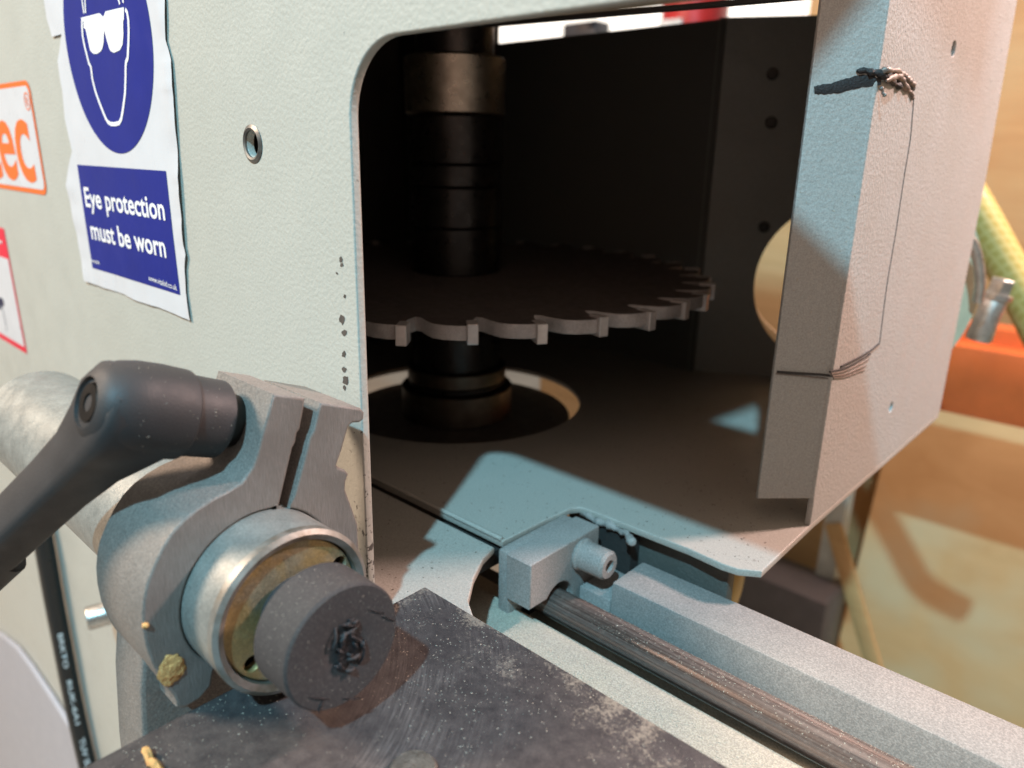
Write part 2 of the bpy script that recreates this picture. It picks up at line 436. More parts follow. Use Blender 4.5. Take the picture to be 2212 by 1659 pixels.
# damage on the wall: burnt gouge, weld beads, thin cut line
def fpt(x, y, off=.0): return on_pl(x, y, fo, FN) + FN * off
def wpt(x, y, off=.0): return on_x(x, y, WX) + Vector((off, 0, 0))
M_burn = plain('burnt_scratch', c(.025, .019, .018), .62, var=.6, scale=900, bump=.0004, bscale=1600)
M_bead = metal('weld_bead', c(.22, .17, .145), .45, dust=.3, mtl=.6)
def ribbon(name, rows, mat, parent):
    bm = bmesh.new(); prev = None
    for a, b in rows:
        m_ = (a + b) / 2 + (FN * .0004)
        cur = [bm.verts.new(a), bm.verts.new(m_), bm.verts.new(b)]
        if prev:
            for k in (0, 1): bm.faces.new((prev[k], prev[k + 1], cur[k + 1], cur[k]))
        prev = cur
    return from_bm(name, bm, mat, parent, 80)
rows = []
top = [(1758, 187), (1775, 183), (1795, 181), (1815, 174), (1840, 166), (1860, 162), (1880, 161), (1902, 160)]
bot = [(1759, 203), (1775, 204), (1795, 203), (1815, 200), (1840, 194), (1860, 189), (1880, 186), (1903, 183)]
def densify(L, n=4, j=1.3):
    o = []
    for (x0, y0), (x1, y1) in zip(L[:-1], L[1:]):
        for k in range(n): o.append((x0 + (x1 - x0) * k / n, y0 + (y1 - y0) * k / n + random.uniform(-j, j)))
    return o + [L[-1]]
gr = ribbon('burnt_gouge', [(fpt(*a, .00015), fpt(*b, .00015)) for a, b in zip(densify(top), densify(bot))], M_burn, flange)
def bead(pts, r0, kind, name='weld_bead', mat=None, n=5):
    P = [(fpt if k == 'f' else wpt)(x, y, r0 * .4) for x, y, k in pts]
    P = spline(P, n)
    P = [p + Vector((random.uniform(-1, 1), random.uniform(-1, 1), random.uniform(-1, 1))) * r0 * .25 for p in P]
    rr = [r0 * (.6 + .7 * random.random()) for _ in P]; rr[0] = rr[-1] = r0 * .3
    tube(name, P, rr, mat or M_bead, hous, 8, 70)
bead([(1850, 152, 'f'), (1885, 157, 'f'), (1908, 163, 'f'), (1925, 178, 'w'), (1945, 190, 'w')], .0012, 0, 'weld_bead', M_burn)
bead([(1893, 155, 'f'), (1918, 152, 'f'), (1943, 158, 'w'), (1955, 172, 'w'), (1968, 180, 'w'), (1970, 195, 'w')], .0011, 0)
bead([(1915, 172, 'f'), (1932, 165, 'w'), (1948, 178, 'w'), (1958, 196, 'w')], .0013, 0)
bead([(1903, 186, 'f'), (1906, 200, 'f'), (1912, 208, 'f')], .0008, 0)
bead([(1945, 188, 'w'), (1965, 200, 'w'), (1970, 215, 'w')], .0008, 0)
line = [(1974, 205), (1966, 300), (1953, 380), (1935, 500), (1915, 620), (1900, 740)]
tube('cut_line', spline([wpt(x, y, .00005) for x, y in line], 6), .00022, M_blackp, hous, 6)
def crease(L, r0, mat, nm='crease'):
    P = [(fpt if k == 'f' else wpt)(x, y, .0001) for x, y, k in L]
    tube(nm, spline(P, 4), r0, mat, hous, 6)
crease([(1678, 803, 'f'), (1720, 806, 'f'), (1770, 809, 'f'), (1795, 812, 'f')], .0005, M_blackp)
crease([(1676, 807, 'f'), (1720, 811, 'f'), (1770, 816, 'f'), (1800, 818, 'w')], .0004, M_bead)
for dy in (0, 8, 17, 24):
    crease([(1792 + dy * .3, 803 + dy * .55, 'w'), (1825, 795 + dy * .8, 'w'), (1858, 778 + dy, 'w'), (1880 - dy * .6, 764 + dy * 1.5, 'w')], .00042, M_bead if dy % 16 else M_blackp)
crease([(1898, 742, 'w'), (1880, 757, 'w'), (1850, 775, 'w'), (1815, 792, 'w')], .0005, M_blackp)

# ------------------------------------------------------------------ spindle and blade
sp = thing('saw_spindle', 'dark vertical spindle carrying a thick toothed saw blade', 'spindle', (SX, SY, 0))
def ring(nm, r0, z0, z1, mat, ch=.0008, par=sp): return lathe(nm, [(0, z0), (r0 - ch, z0), (r0, z0 + ch), (r0, z1 - ch), (r0 - ch, z1), (0, z1)], (SX, SY, 0), (0, 0, 1), mat, par, 72)
M_collar = metal('brown_collar_steel', c(.17, .14, .11), .38)
BZ = .0735; BT = .0062
ring('base_disc', .0705, -.014, -.009, M_blade)
ring('base_collar', .0340, -.009, .010, M_collar)
ring('lower_groove', .0295, .010, .0135, M_spdark)
ring('bearing_ring', .0300, .0135, .0225, M_collar)
ring('lower_collar', .0262, .0225, .045, M_spdark)
ring('lower_sleeve', .0248, .045, BZ, M_spdark)
z = BZ + BT
for i, (rr, z1) in enumerate(((.0262, .106), (.0262, .128), (.0262, .140), (.0262, .1655))):
    ring('spacer_sleeve', rr, z, z1 - .0003, M_spdark); z = z1
ring('steel_collar', .0278, .1655, .1955, M_spsteel, .0012)
ring('upper_shaft', .0215, .1955, .2600, M_spdark)

NT_ = 32; RB = .1470
tp = on_z(1017, 722, BZ); PH = math.atan2(tp.y - SY, tp.x - SX) - 2 * math.pi / NT_
def toothline():
    P = []
    for i in range(NT_):
        a = -2 * math.pi * i / NT_ + PH
        st = 2 * math.pi / NT_
        # going clockwise seen from above: gullet, rising back, tip
        for f, rr in ((0.02, RB - .0100), (.10, RB - .0165), (.20, RB - .0150), (.30, RB - .0095), (.42, RB - .0042), (.58, RB - .0014), (.80, RB), (.985, RB)):
            t = a + st * f
            P.append((SX + rr * math.cos(t), SY + rr * math.sin(t)))
    # order must run counter-clockwise
    Q = []
    for i in range(NT_ - 1, -1, -1): Q += P[i * 8:(i + 1) * 8]
    return Q
blade = plate('saw_blade', [toothline(), circle(SX, SY, .024, 48)], BT, M_rimsaw, sp, bev=.00025, mtx=Matrix.Translation((0, 0, BZ + BT / 2)))
blade.data.materials.append(M_blade)
for p in blade.data.polygons:
    if abs(p.normal.z) > .9: p.material_index = 1
tip = None
for i in range(NT_):
    a = -2 * math.pi * i / NT_ + PH + 2 * math.pi / NT_ * 1.0
    if tip is None:
        bm = bmesh.new(); bmesh.ops.create_cube(bm, size=1)
        for v in bm.verts: v.co = Vector((v.co.x * .0085, v.co.y * .0046, v.co.z * .0086))
        bmesh.ops.bevel(bm, geom=bm.edges[:], offset=.0003, segments=1, affect='EDGES')
        tip = bpy.data.meshes.new('carbide_tooth'); bm.to_mesh(tip); bm.free(); tip.materials.append(M_carb)
    o = bpy.data.objects.new('carbide_tooth', tip); COL.objects.link(o); o.parent = blade
    dz = -.0006 if i % 2 else .0002
    o.matrix_basis = Matrix.Translation((SX + (RB - .0024) * math.cos(a), SY + (RB - .0024) * math.sin(a), BZ + BT / 2 - .0004 + dz)) @ Matrix.Rotation(a, 4, 'Z')

# ------------------------------------------------------------------ slide: beam, guide rod, bed, stop block, table
beam = box('slide_beam', (-.1415, .2145, -.060), (.75, .2365, -.0125), M_beam, None, .0012)
tag(beam, 'long square dusty steel beam behind the round guide rod', 'beam')
be = box('beam_end_stop', (-.1575, .2150, -.060), (-.1420, .2360, -.0215), M_beam, None, .0010)
tag(be, 'low dusty steel piece under the socket bolt at the beam end', 'end piece')
rod = thing('guide_rod', 'oily brown round steel guide rod running between beam and bed', 'guide rod', (-.15, .2035, -.0255))
lathe('rod_bar', [(0, 0), (.0056, 0), (.0062, .0006), (.0062, .92), (0, .92)], (-.168, .2035, -.0255), (1, 0, 0), M_rod, rod, 40)
prof = [(.1345, -.0285), (.1865, -.0285), (.1885, -.0280), (.1930, -.0283), (.1960, -.032), (.1965, -.041), (.2143, -.041), (.2143, -.075), (.1345, -.075)]
bedx = (-.26, .75)
bed = finish('slide_bed', plate_mesh('slide_bed', [prof], bedx[1] - bedx[0], .0006, yz(sum(bedx) / 2)), M_bed)
tag(bed, 'pale dust covered flat slide bed along the guide rod', 'machine bed')

sb = thing('stop_block', 'grey dusty metal stop block straddling the guide rod end', 'stop block', (-.165, .208, -.03))
arch = [(.1858, -.0195), (.1858, -.0005), (.1868, .0), (.2285, .0), (.2290, -.0005), (.2290, -.0325), (.2130, -.0325)]
arch += [(.2035 + .0090 * math.cos(a), -.0255 + .0098 * math.sin(a)) for a in [i / 14 * math.pi * .80 for i in range(15)]]
plate('block_body', [arch], .0125, M_block, sb, bev=.0006, mtx=yz(-.1650))
box('back_plate', (-.1777, .1878, -.0300), (-.1713, .2290, -.0012), M_block, sb, .0012)
bc = on_x(1256, 1196, -.1587)
scm = thing('socket_bolt', 'dust caked socket head bolt screwed into the stop block', 'bolt', bc)
lathe('bolt_head', [(0, 0), (.0066, 0), (.0069, .0012), (.0062, .0020), (.0060, .0128), (.0050, .0140), (.0026, .0140), (.0026, .0075), (0, .0075)], bc, (1, .0, 0), M_block, scm, 40, jitter=.03)
bm = bmesh.new()
P = spline([on_z(x, y, -.003) for x, y in ((1252, 1098), (1275, 1118), (1300, 1128), (1330, 1140), (1352, 1155), (1368, 1172))], 5)
sweep(bm, [p + Vector((random.uniform(-1, 1), random.uniform(-1, 1), random.uniform(-1, 1))) * .0006 for p in P], [.0016 * (.6 + .8 * random.random()) for _ in P], 9)
o = from_bm('dust_crust', bm, M_block, None, 80); tag(o, 'caked grey dust crust hanging behind the socket bolt', 'dust')

tb = thing('sliding_table', 'dark blackened steel sliding table with a sharp corner', 'sliding table', (-.05, .05, -.03))
TZ = .0087
plate('table_plate', [[(-.1660, .1403), (-.1660, -.35), (.45, -.35), (.45, .1392)]], .010, M_table, tb, bev=.0004, mtx=Matrix.Translation((0, 0, TZ - .005)))
box('carriage', (-.12, -.30, -.0335), (.42, .112, TZ - .0105), M_table, tb)
tbp = on_z(893, 1672, TZ)
lathe('table_bolt', [(0, .0022), (.0050, .0022), (.0056, .0014), (.0056, -.001), (0, -.001)], (tbp.x, tbp.y, TZ), (0, 0, 1), M_steel, tb, 40)

# ------------------------------------------------------------------ fence tube, clamp, lever
TYc, TZc = .0842, .0340; TR = .0220; TE = -.1510
ft = thing('stop_tube', 'satin grey stop tube with round end held in the cast clamp', 'tube', (-.25, TYc, TZc - TR))
lathe('tube_wall', [(TR, -.348), (TR, TE - .0006), (TR - .0006, TE), (TR - .0019, TE), (TR - .0024, TE - .0006), (TR - .0024, -.348)], (0, TYc, TZc), (1, 0, 0), M_tube, ft, 96, closed=True)
lathe('end_rim', [(TR + .00025, TE - .0022), (TR + .00025, TE + .0001), (TR - .0010, TE + .0009), (TR - .0026, TE + .0002), (TR - .0028, TE - .004)], (0, TYc, TZc), (1, 0, 0), M_rim, ft, 96)
# yellow zinc end disc with two pin holes
def rot2(a, rr): return (rr * math.cos(a), rr * math.sin(a))
pins = [on_x(545, 1434, TE - .0012), on_x(733, 1219, TE - .0012)]
plate('end_disc', [circle(TYc, TZc, TR - .0030, 72)] + [circle(p.y, p.z, .0021, 24) for p in pins], .003, M_gold, ft, bev=.0004, mtx=yz(TE - .0027))
bz = thing('rubber_bumper', 'cracked black rubber bumper on the end of the stop tube', 'bumper', (-.135, .0835, .018))
BYc, BZc, BR = .0836, .0352, .0158
lathe('bumper_body', [(0, -.1505), (.0095, -.1505), (.0095, -.1432), (BR - .0012, -.1432), (BR, -.1420), (BR, -.1292), (BR - .0005, -.1285), (.0068, -.12835), (.0055, -.1286), (.0030, -.1291), (0, -.1288)], (0, BYc, BZc), (1, 0, 0), M_rubber, bz, 72)
def burst(nm, cen, rmin, rmax, n, xx, mat):
    bm = bmesh.new(); cv = bm.verts.new((xx, cen[0], cen[1])); vs_ = []
    for i in range(n):
        a = 2 * math.pi * i / n; rr = random.uniform(rmin, rmax)
        vs_.append(bm.verts.new((xx, cen[0] + rr * math.cos(a) * .78, cen[1] + rr * math.sin(a) * 1.15)))
    for i in range(n): bm.faces.new((cv, vs_[i], vs_[(i + 1) % n]))
    return from_bm(nm, bm, mat, bz)
M_torn = plain('torn_rubber', c(.012, .012, .014), .45, var=.5, scale=900, bump=.0006, bscale=1300)
burst('torn_centre', (BYc + .0008, BZc), .0030, .0062, 26, -.12815, M_torn)
for k in range(22):
    a = random.uniform(0, 2 * math.pi); rr = random.uniform(.0018, .0062)
    y0, z0 = BYc + rr * math.cos(a) * .82 + .0008, BZc + rr * math.sin(a) * 1.1
    da = a + math.pi / 2 + random.uniform(-.7, .7); L = random.uniform(.001, .0032)
    tube('torn_flap', spline([(-.12835, y0 - math.cos(da) * L, z0 - math.sin(da) * L), (-.1279 + random.uniform(0, .0005), y0, z0), (-.12835, y0 + math.cos(da) * L, z0 + math.sin(da) * L)], 3), [.0001] + [random.uniform(.00025, .00055)] * 5 + [.0001], M_torn if k % 3 else M_rubber, bz, 6, 80)
for L in ([(668, 1507), (690, 1509), (712, 1510)], [(742, 1509), (765, 1510), (778, 1508)], [(698, 1511), (692, 1525), (688, 1540)], [(795, 1318), (815, 1322), (830, 1324)], [(822, 1330), (840, 1336), (852, 1341)]):
    tube('crack', [on_x(x, y, -.1284) for x, y in L], [.0001, .00028, .0001], M_torn, bz, 6)

cl = thing('tube_clamp', 'cast aluminium split clamp gripping the grey stop tube', 'clamp', (-.18, .084, -.05))
def z2(x, y): p = on_x(x * .53717, 768 + y * .53717, -.167); return (p.y, p.z)
left = [(1100, 155), (1078, 235), (1050, 330), (1034, 395), (1015, 450), (975, 510), (920, 545), (850, 580), (795, 616), (740, 660), (690, 715), (650, 780), (617, 850), (590, 920), (577, 980), (572, 1040), (576, 1110), (590, 1180), (612, 1240), (640, 1290), (672, 1335), (700, 1370), (712, 1395), (712, 1416)]
left = [z2(*p) for p in left]
a_s = math.atan2(.0168 - TZc, .0684 - TYc); 
HR = TR + .00025
# outline: down the left side, jaw, round below the tube, up the right side, slot
out = left + [(.0600, .0093), (.0640, .0096), (.0673, .0118), (.0684, .0160)]
nb = 16; a0 = math.atan2(.0160 - TZc, .0684 - TYc); a1 = math.radians(-8)
for i in range(1, nb + 1):
    t = i / nb; a = a0 + (a1 - a0) * t; rr = .0240 + .0078 * t ** 1.4
    out.append((TYc + rr * math.cos(a), TZc + rr * math.sin(a)))
right = [(1440, 680), (1412, 600), (1390, 540), (1393, 505), (1403, 478), (1390, 462), (1362, 452), (1356, 440), (1378, 375), (1396, 310), (1403, 285), (1420, 272), (1448, 270), (1463, 258), (1466, 230), (1455, 214), (1290, 190)]
out += [z2(*p) for p in right]
out += [z2(*p) for p in ((1278, 230), (1262, 300), (1245, 330), (1228, 400), (1165, 627))]
# slot floor meets the tube bore; go round the bore then back up the other side
sA = z2(1165, 632); sB = z2(1118, 632)
aa = math.atan2(sA[1] - TZc, sA[0] - TYc); ab = math.atan2(sB[1] - TZc, sB[0] - TYc)
bore = []
n = 72
for i in range(n + 1):
    a = aa - (2 * math.pi - (ab - aa)) * i / n
    bore.append((TYc + HR * math.cos(a), TZc + HR * math.sin(a)))
out += bore
out += [z2(*p) for p in ((1118, 627), (1178, 372), (1190, 350), (1196, 312), (1208, 296), (1230, 172))]
CT = .030
body = plate('clamp_body', [out], CT, M_cast, cl, bev=.0007, mtx=yz(-.167 - CT / 2))
body.data.materials.append(M_castrough)
for p in body.data.polygons:
    if abs(p.normal.x) < .9: p.material_index = 1
# foot of the clamp behind the table edge
foot = [(.0560, .026), (.0535, .012), (.0515, -.010), (.0490, -.060), (.112, -.060), (.112, .004), (.100, .012)]
plate('clamp_foot', [foot], .018, M_castrough, cl, bev=.0012, mtx=yz(-.1865))
# wood dust plug in the grub-screw hole of the clamp
wp = on_x(371, 1447, -.1668)
M_dust = plain('yellow_wood_dust', c(.80, .42, .15), .9, var=.35, scale=900, bump=.0006, bscale=1500)
bm = bmesh.new(); bmesh.ops.create_icosphere(bm, subdivisions=4, radius=1)
for v in bm.verts:
    k = 1 + .35 * pnoise(v.co * 2.2) + .18 * pnoise(v.co * 7)
    v.co = Vector((v.co.x * .0006 * k + wp.x, v.co.y * .0031 * k + wp.y, v.co.z * .0040 * k + wp.z))
o = from_bm('wood_dust_plug', bm, M_dust, None, 80); tag(o, 'clump of yellow wood dust packed in the clamp face', 'wood dust')
for (px_, py_) in ((314, 1351),):
    p = on_x(px_, py_, -.1668); bm = bmesh.new(); bmesh.ops.create_icosphere(bm, subdivisions=2, radius=.0008)
    for v in bm.verts: v.co = v.co * (1 + .5 * pnoise(v.co * 3000)) + p
    o = from_bm('wood_dust_crumb', bm, M_dust, None, 80); tag(o, 'tiny yellow wood dust crumb on the clamp edge', 'wood dust')

# indexed clamping lever
lev = thing('clamp_lever', 'black plastic clamping lever screwed into the clamp lug', 'lever', (-.183, .0885, .0765))
LP = Vector((-.183, .0885, .0765)); LD = Vector((0, -.93, .368)).normalized()
LS = Vector((0, -.368, -.93)); XA = Vector((1, 0, 0))
lathe('washer', [(.0062, -.0062), (.0090, -.0062), (.0094, -.0056), (.0094, -.0048), (.0090, -.0044), (.0062, -.0044)], LP, LD, M_steel, lev, 48)
lathe('collar', [(0, -.0060), (.0072, -.0060), (.0072, .0060), (0, .0060)], LP, LD, M_screw, lev, 48)
lathe('hub', [(0, .0048), (.0098, .0048), (.0104, .0054), (.0106, .0148), (.0116, .0156), (.0119, .0220), (.0117, .0280), (.0110, .0320), (.0096, .0352), (.0080, .0370), (.0062, .0378), (.0058, .0364), (0, .0364)], LP, LD, M_black, lev, 64)
lathe('screw', [(0, .0355), (.0022, .0355), (.0022, .0374), (.0046, .0374), (.0050, .0366), (.0050, .030), (0, .030)], LP, LD, M_screw, lev, 32)
th = math.radians(-38)
AA = (LS * math.cos(th) + XA * math.sin(th)).normalized(); AB = LD.cross(AA).normalized()
bm = bmesh.new(); rings = []
stations = [(-.0085, .0268, .0060, .0088), (-.005, .0268, .0100, .0098), (0.003, .0266, .0119, .0106), (.011, .0274, .0098, .0092), (.020, .0290, .0080, .0074), (.032, .0312, .0073, .0066), (.050, .0342, .0070, .0063), (.0640, .0368, .0070, .0063), (.0645, .0362, .0070, .0084), (.080, .0392, .0073, .0086), (.086, .0396, .0074, .0080), (.0875, .0396, .0036, .004)]
for s, h, wy, wh in stations:
    cen = LP + AA * s + LD * h
    rg = []
    for k in range(20):
        a = 2 * math.pi * k / 20
        cx, sx = math.cos(a), math.sin(a)
        sgn = lambda v: (1 if v >= 0 else -1)
        e = .36
        rg.append(bm.verts.new(cen + AB * (sgn(cx) * abs(cx) ** e * wy) + LD * (sgn(sx) * abs(sx) ** e * wh)))
    rings.append(rg)
for A, B in zip(rings[:-1], rings[1:]):
    for k in range(20): bm.faces.new((A[k], A[(k + 1) % 20], B[(k + 1) % 20], B[k]))
bm.faces.new(rings[0][::-1]); bm.faces.new(rings[-1])
from_bm('arm', bm, M_black, lev, 40)

# ------------------------------------------------------------------ stickers
def bisect_grid(bm, step, x0, x1, y0, y1):
    x = math.ceil(x0 / step) * step
    while x < x1:
        bmesh.ops.bisect_plane(bm, geom=bm.verts[:] + bm.edges[:] + bm.faces[:], plane_co=(x, 0, 0), plane_no=(1, 0, 0)); x += step
    y = math.ceil(y0 / step) * step
    while y < y1:
        bmesh.ops.bisect_plane(bm, geom=bm.verts[:] + bm.edges[:] + bm.faces[:], plane_co=(0, y, 0), plane_no=(0, 1, 0)); y += step

def flat_poly(loops):
    me = plate_mesh('flat', loops, 0.0)
    return me

def lay(name, me, disp, off, mat, parent, step=.004):
    """lay a flat 2D mesh (x, z of the panel) on the front panel, following its wrinkles"""
    bm = bmesh.new(); bm.from_mesh(me)
    bmesh.ops.remove_doubles(bm, verts=bm.verts[:], dist=1e-6)
    if step:
        xs = [v.co.x for v in bm.verts]; ys = [v.co.y for v in bm.verts]
        bisect_grid(bm, step, min(xs), max(xs), min(ys), max(ys))
    for v in bm.verts:
        x, z_ = v.co.x, v.co.y
        v.co = Vector((x, PY - off - (disp(x, z_) if disp else 0), z_))
    for f in bm.faces:
        f.normal_update()
        if f.normal.y > 0: f.normal_flip()
    m2 = bpy.data.meshes.new(name); bm.to_mesh(m2); bm.free()
    return finish(name, m2, mat, parent, 80)

def text_mesh(body, width, height, bold=0.0):
    cu = bpy.data.curves.new('t', 'FONT'); cu.body = body; cu.offset = bold; cu.resolution_u = 4
    ob = bpy.data.objects.new('t', cu); COL.objects.link(ob)
    dg = bpy.context.evaluated_depsgraph_get(); dg.update()
    me = bpy.data.meshes.new_from_object(ob.evaluated_get(dg)); bpy.data.objects.remove(ob); bpy.data.curves.remove(cu)
    xs = [v.co.x for v in me.vertices]
    x0, x1 = min(xs), max(xs)
    s = width / (x1 - x0)
    for v in me.vertices: v.co = Vector(((v.co.x - x0) * s, v.co.y * (height / .70), 0))
    return me

def pp(x, y): p = on_y(x, y, PY); return (p.x, p.z)
def put_text(name, body, a, b, cap, mat, parent, disp, off, bold=0.0, step=.004):
    A = Vector(pp(*a)); B = Vector(pp(*b)); d = B - A
    me = text_mesh(body, d.length, cap, bold)
    me.transform(Matrix.Translation((A.x, A.y, 0)) @ Matrix.Rotation(math.atan2(d.y, d.x), 4, 'Z'))
    return lay(name, me, disp, off, mat, parent, step)

sk = thing('eye_protection_sticker', 'wrinkled white and blue eye protection sticker with goggled face', 'sticker', (-.34, PY, .08))
xl, xr = -.4075, -.2860
def wr(x, z_):
    e = max(0, 1 - abs(x - (xr - .002 * (1 - (z_ - .08) / .15))) / .013)
    e2 = max(0, 1 - abs(x - xl + .003) / .018)
    b = max(0, 1 - abs(z_ - .081) / .012)
    r_ = e * e * (.0011 + .0013 * pnoise((3.1, z_ * 85, 0.2)) + .0006 * pnoise((1.1, z_ * 260, 7)))
    l_ = e2 * (.0009 + .0014 * pnoise((7.7, z_ * 95, 1.2)))
    b_ = b * (.0004 + .0006 * pnoise((x * 190, 5.5, 2)))
    g = .00025 * (1 + pnoise((x * 45, z_ * 30, 9)))
    return .5 * (max(0, r_) + max(0, l_) + max(0, b_)) + g
L = [(99, 0), (104, 40), (116, 80), (137, 74), (129, 133), (133, 165), (138, 193), (144, 258), (159, 327), (151, 365), (148, 400), (159, 456), (170, 510), (178, 555), (187, 606)]
Bm = [(230, 622), (270, 635), (300, 650), (345, 663), (380, 677)]
Rr = [(415, 692), (406, 630), (404, 576), (407, 550), (402, 529), (398, 470), (393, 400), (388, 330), (383, 258), (379, 195), (374, 129), (362, 85), (362, 47), (361, 0)]
ol = [pp(*p) for p in L + Bm + Rr]
ol += [(ol[-1][0], .245), (ol[0][0], .245)]
def smoothloop(P, n=3):
    out = []
    P3 = [Vector((x, y, 0)) for x, y in P]; m = len(P3)
    for i in range(m):
        a, b, c_, d = P3[i - 1], P3[i], P3[(i + 1) % m], P3[(i + 2) % m]
        for k in range(n):
            t = k / n
            v = 0.5 * ((2 * b) + (c_ - a) * t + (2 * a - 5 * b + 4 * c_ - d) * t * t + (-a + 3 * b - 3 * c_ + d) * t ** 3)
            out.append((v.x, v.y))
    return out
lay('white_backing', flat_poly([ol]), wr, .0004, M_white, sk, .002)
CX, CZ, CR = -.3397, .1872, .0434
lay('blue_disc', flat_poly([circle(CX, CZ, CR, 96)]), wr, .00055, M_blue, sk, .003)
rect = [pp(174, 355), pp(369, 371), pp(388, 636), pp(200, 576)]
rx0 = (rect[0][0] + rect[3][0]) / 2; rx1 = (rect[1][0] + rect[2][0]) / 2; rz0 = (rect[2][1] + rect[3][1]) / 2; rz1 = (rect[0][1] + rect[1][1]) / 2
lay('blue_text_panel', flat_poly([[(rx0, rz0), (rx1, rz0), (rx1, rz1), (rx0, rz1)]]), wr, .00055, M_blue, sk, .003)
def z8(x, y): return pp((150 + x / 2.37) * .5486, (y / 2.37) * .5486)
gog = [z8(*p) for p in ((420, 170), (590, 125), (605, 135), (628, 160), (642, 135), (650, 110), (825, 70), (826, 185), (818, 200), (822, 330), (815, 420), (790, 470), (735, 495), (705, 482), (690, 460), (665, 380), (638, 280), (632, 400), (620, 455), (605, 480), (575, 503), (545, 505), (525, 490), (510, 470), (480, 330), (468, 275), (452, 265), (447, 200))]
lay('goggles_print', flat_poly([gog]), wr, .0007, M_wprint, sk, .003)
def stroke(name, P, w, mat, par, off, disp):
    """ribbon outline in the panel plane, w metres wide"""
    P = [Vector((p[0], p[1], 0)) for p in P]; A = []; B = []
    for i, p in enumerate(P):
        t = (P[min(i + 1, len(P) - 1)] - P[max(i - 1, 0)]).normalized(); n_ = Vector((-t.y, t.x, 0)) * w / 2
        A.append((p + n_)[:2]); B.append((p - n_)[:2])
    me = bpy.data.meshes.new('s'); vs_ = [(a[0], a[1], 0) for a in A] + [(b[0], b[1], 0) for b in B]; n = len(P)
    me.from_pydata(vs_, [], [(i, i + 1, n + i + 1, n + i) for i in range(n - 1)])
    return lay(name, me, disp, off, mat, par, 0)
face = [z8(*p) for p in ((434, 175), (434, 250), (440, 340), (458, 430), (480, 520), (498, 590), (516, 625), (530, 740), (556, 850), (590, 950), (622, 1035), (650, 1105), (672, 1142), (700, 1158), (740, 1158), (775, 1148), (795, 1112), (812, 1030), (836, 870), (842, 740), (844, 620), (848, 580), (862, 545), (868, 420), (870, 300), (866, 190), (855, 120), (838, 90))]
stroke('face_outline_print', face, .0016, M_wprint, sk, .0007, wr)
for P_ in (((432, -10), (440, 60), (452, 128)), ((458, -10), (462, 60), (466, 124)), ((772, -10), (782, 20), (788, 44)), ((815, -10), (818, 12), (818, 30))):
    stroke('strap_print', [z8(*p) for p in P_], .0011, M_wprint, sk, .0007, wr)
put_text('lettering', 'Eye protection', (191, 445), (363, 475), .0087, M_wprint, sk, wr, .0007, .017)
put_text('lettering', 'must be worn', (204, 515), (365, 556), .0087, M_wprint, sk, wr, .0007, .017)
put_text('small_lettering', 'MA004', (202, 566), (220, 571), .0016, M_wprint, sk, wr, .0007, 0, .004)
put_text('small_lettering', 'www.vitalsd.co.uk', (326, 605), (388, 627), .0024, M_wprint, sk, wr, .0007, 0, .004)

lg = thing('logo_sticker', 'white sticker with orange border and bold orange lettering', 'sticker', (-.5, PY, .125))
def rrect(x0, z0, x1, z1, r_, n=6):
    P = []
    for cx, cz, a in ((x1 - r_, z1 - r_, 0), (x0 + r_, z1 - r_, 90), (x0 + r_, z0 + r_, 180), (x1 - r_, z0 + r_, 270)):
        P += [(cx + r_ * math.cos(math.radians(a + 90 * i / n)), cz + r_ * math.sin(math.radians(a + 90 * i / n))) for i in range(n + 1)]
    return P
lx1 = -.4440; lz0, lz1 = .1215, .1770
lay('orange_border', flat_poly([rrect(-.68, lz0, lx1, lz1, .006)]), None, .0003, M_orange, lg, 0)
lay('white_field', flat_poly([rrect(-.6775, lz0 + .0025, lx1 - .0022, lz1 - .0025, .0042)]), None, .00045, M_white, lg, 0)
t_r = pp(72, 330)[0]; t_w = (t_r - pp(-3, 330)[0]) / .75
tm = text_mesh('tec', t_w, .0450, .015)
tm.transform(Matrix.Translation((t_r - t_w, .1285, 0)))
lay('lettering', tm, None, .0006, M_orange, lg, 0)
rp = pp(61, 219)
stroke('registered_ring', circle(rp[0], rp[1], .0040, 28, end=True), .0007, M_orange, lg, .0006, None)
tm = text_mesh('R', .0034, .0044); tm.transform(Matrix.Translation((rp[0] - .0017, rp[1] - .0022, 0)))
lay('registered_letter', tm, None, .0006, M_orange, lg, 0)

ws = thing('warning_sticker', 'white warning sticker with red border below the logo sticker', 'sticker', (-.6, PY, .02))
wx = -.537
lay('red_border', flat_poly([[(-.68, .0185), (wx, .0185), (wx, .0972), (-.68, .0972)]]), None, .0003, M_red, ws, 0)
lay('white_field', flat_poly([[(-.6775, .0225), (wx - .0025, .0225), (wx - .0025, .0785), (-.6775, .0785)]]), None, .00045, M_white, ws, 0)
m0 = pp(8, 655)
lay('pictogram', flat_poly([[(m0[0] - .02, m0[1] + .002), (m0[0] + .0015, m0[1] + .0035), (m0[0] + .003, m0[1]), (m0[0] - .001, m0[1] - .003), (m0[0] - .004, m0[1] - .001), (m0[0] - .006, m0[1] - .005), (m0[0] - .02, m0[1] - .006)]]), None, .0006, M_dprint, ws, 0)
stroke('pictogram_line', [(m0[0] - .003, m0[1] - .004), (m0[0] - .0025, m0[1] - .019)], .0009, M_dprint, ws, .0006, None)
m1 = pp(5, 523)
stroke('header_mark', [(m1[0] - .02, m1[1]), (m1[0] + .001, m1[1])], .0018, M_white, ws, .0006, None)

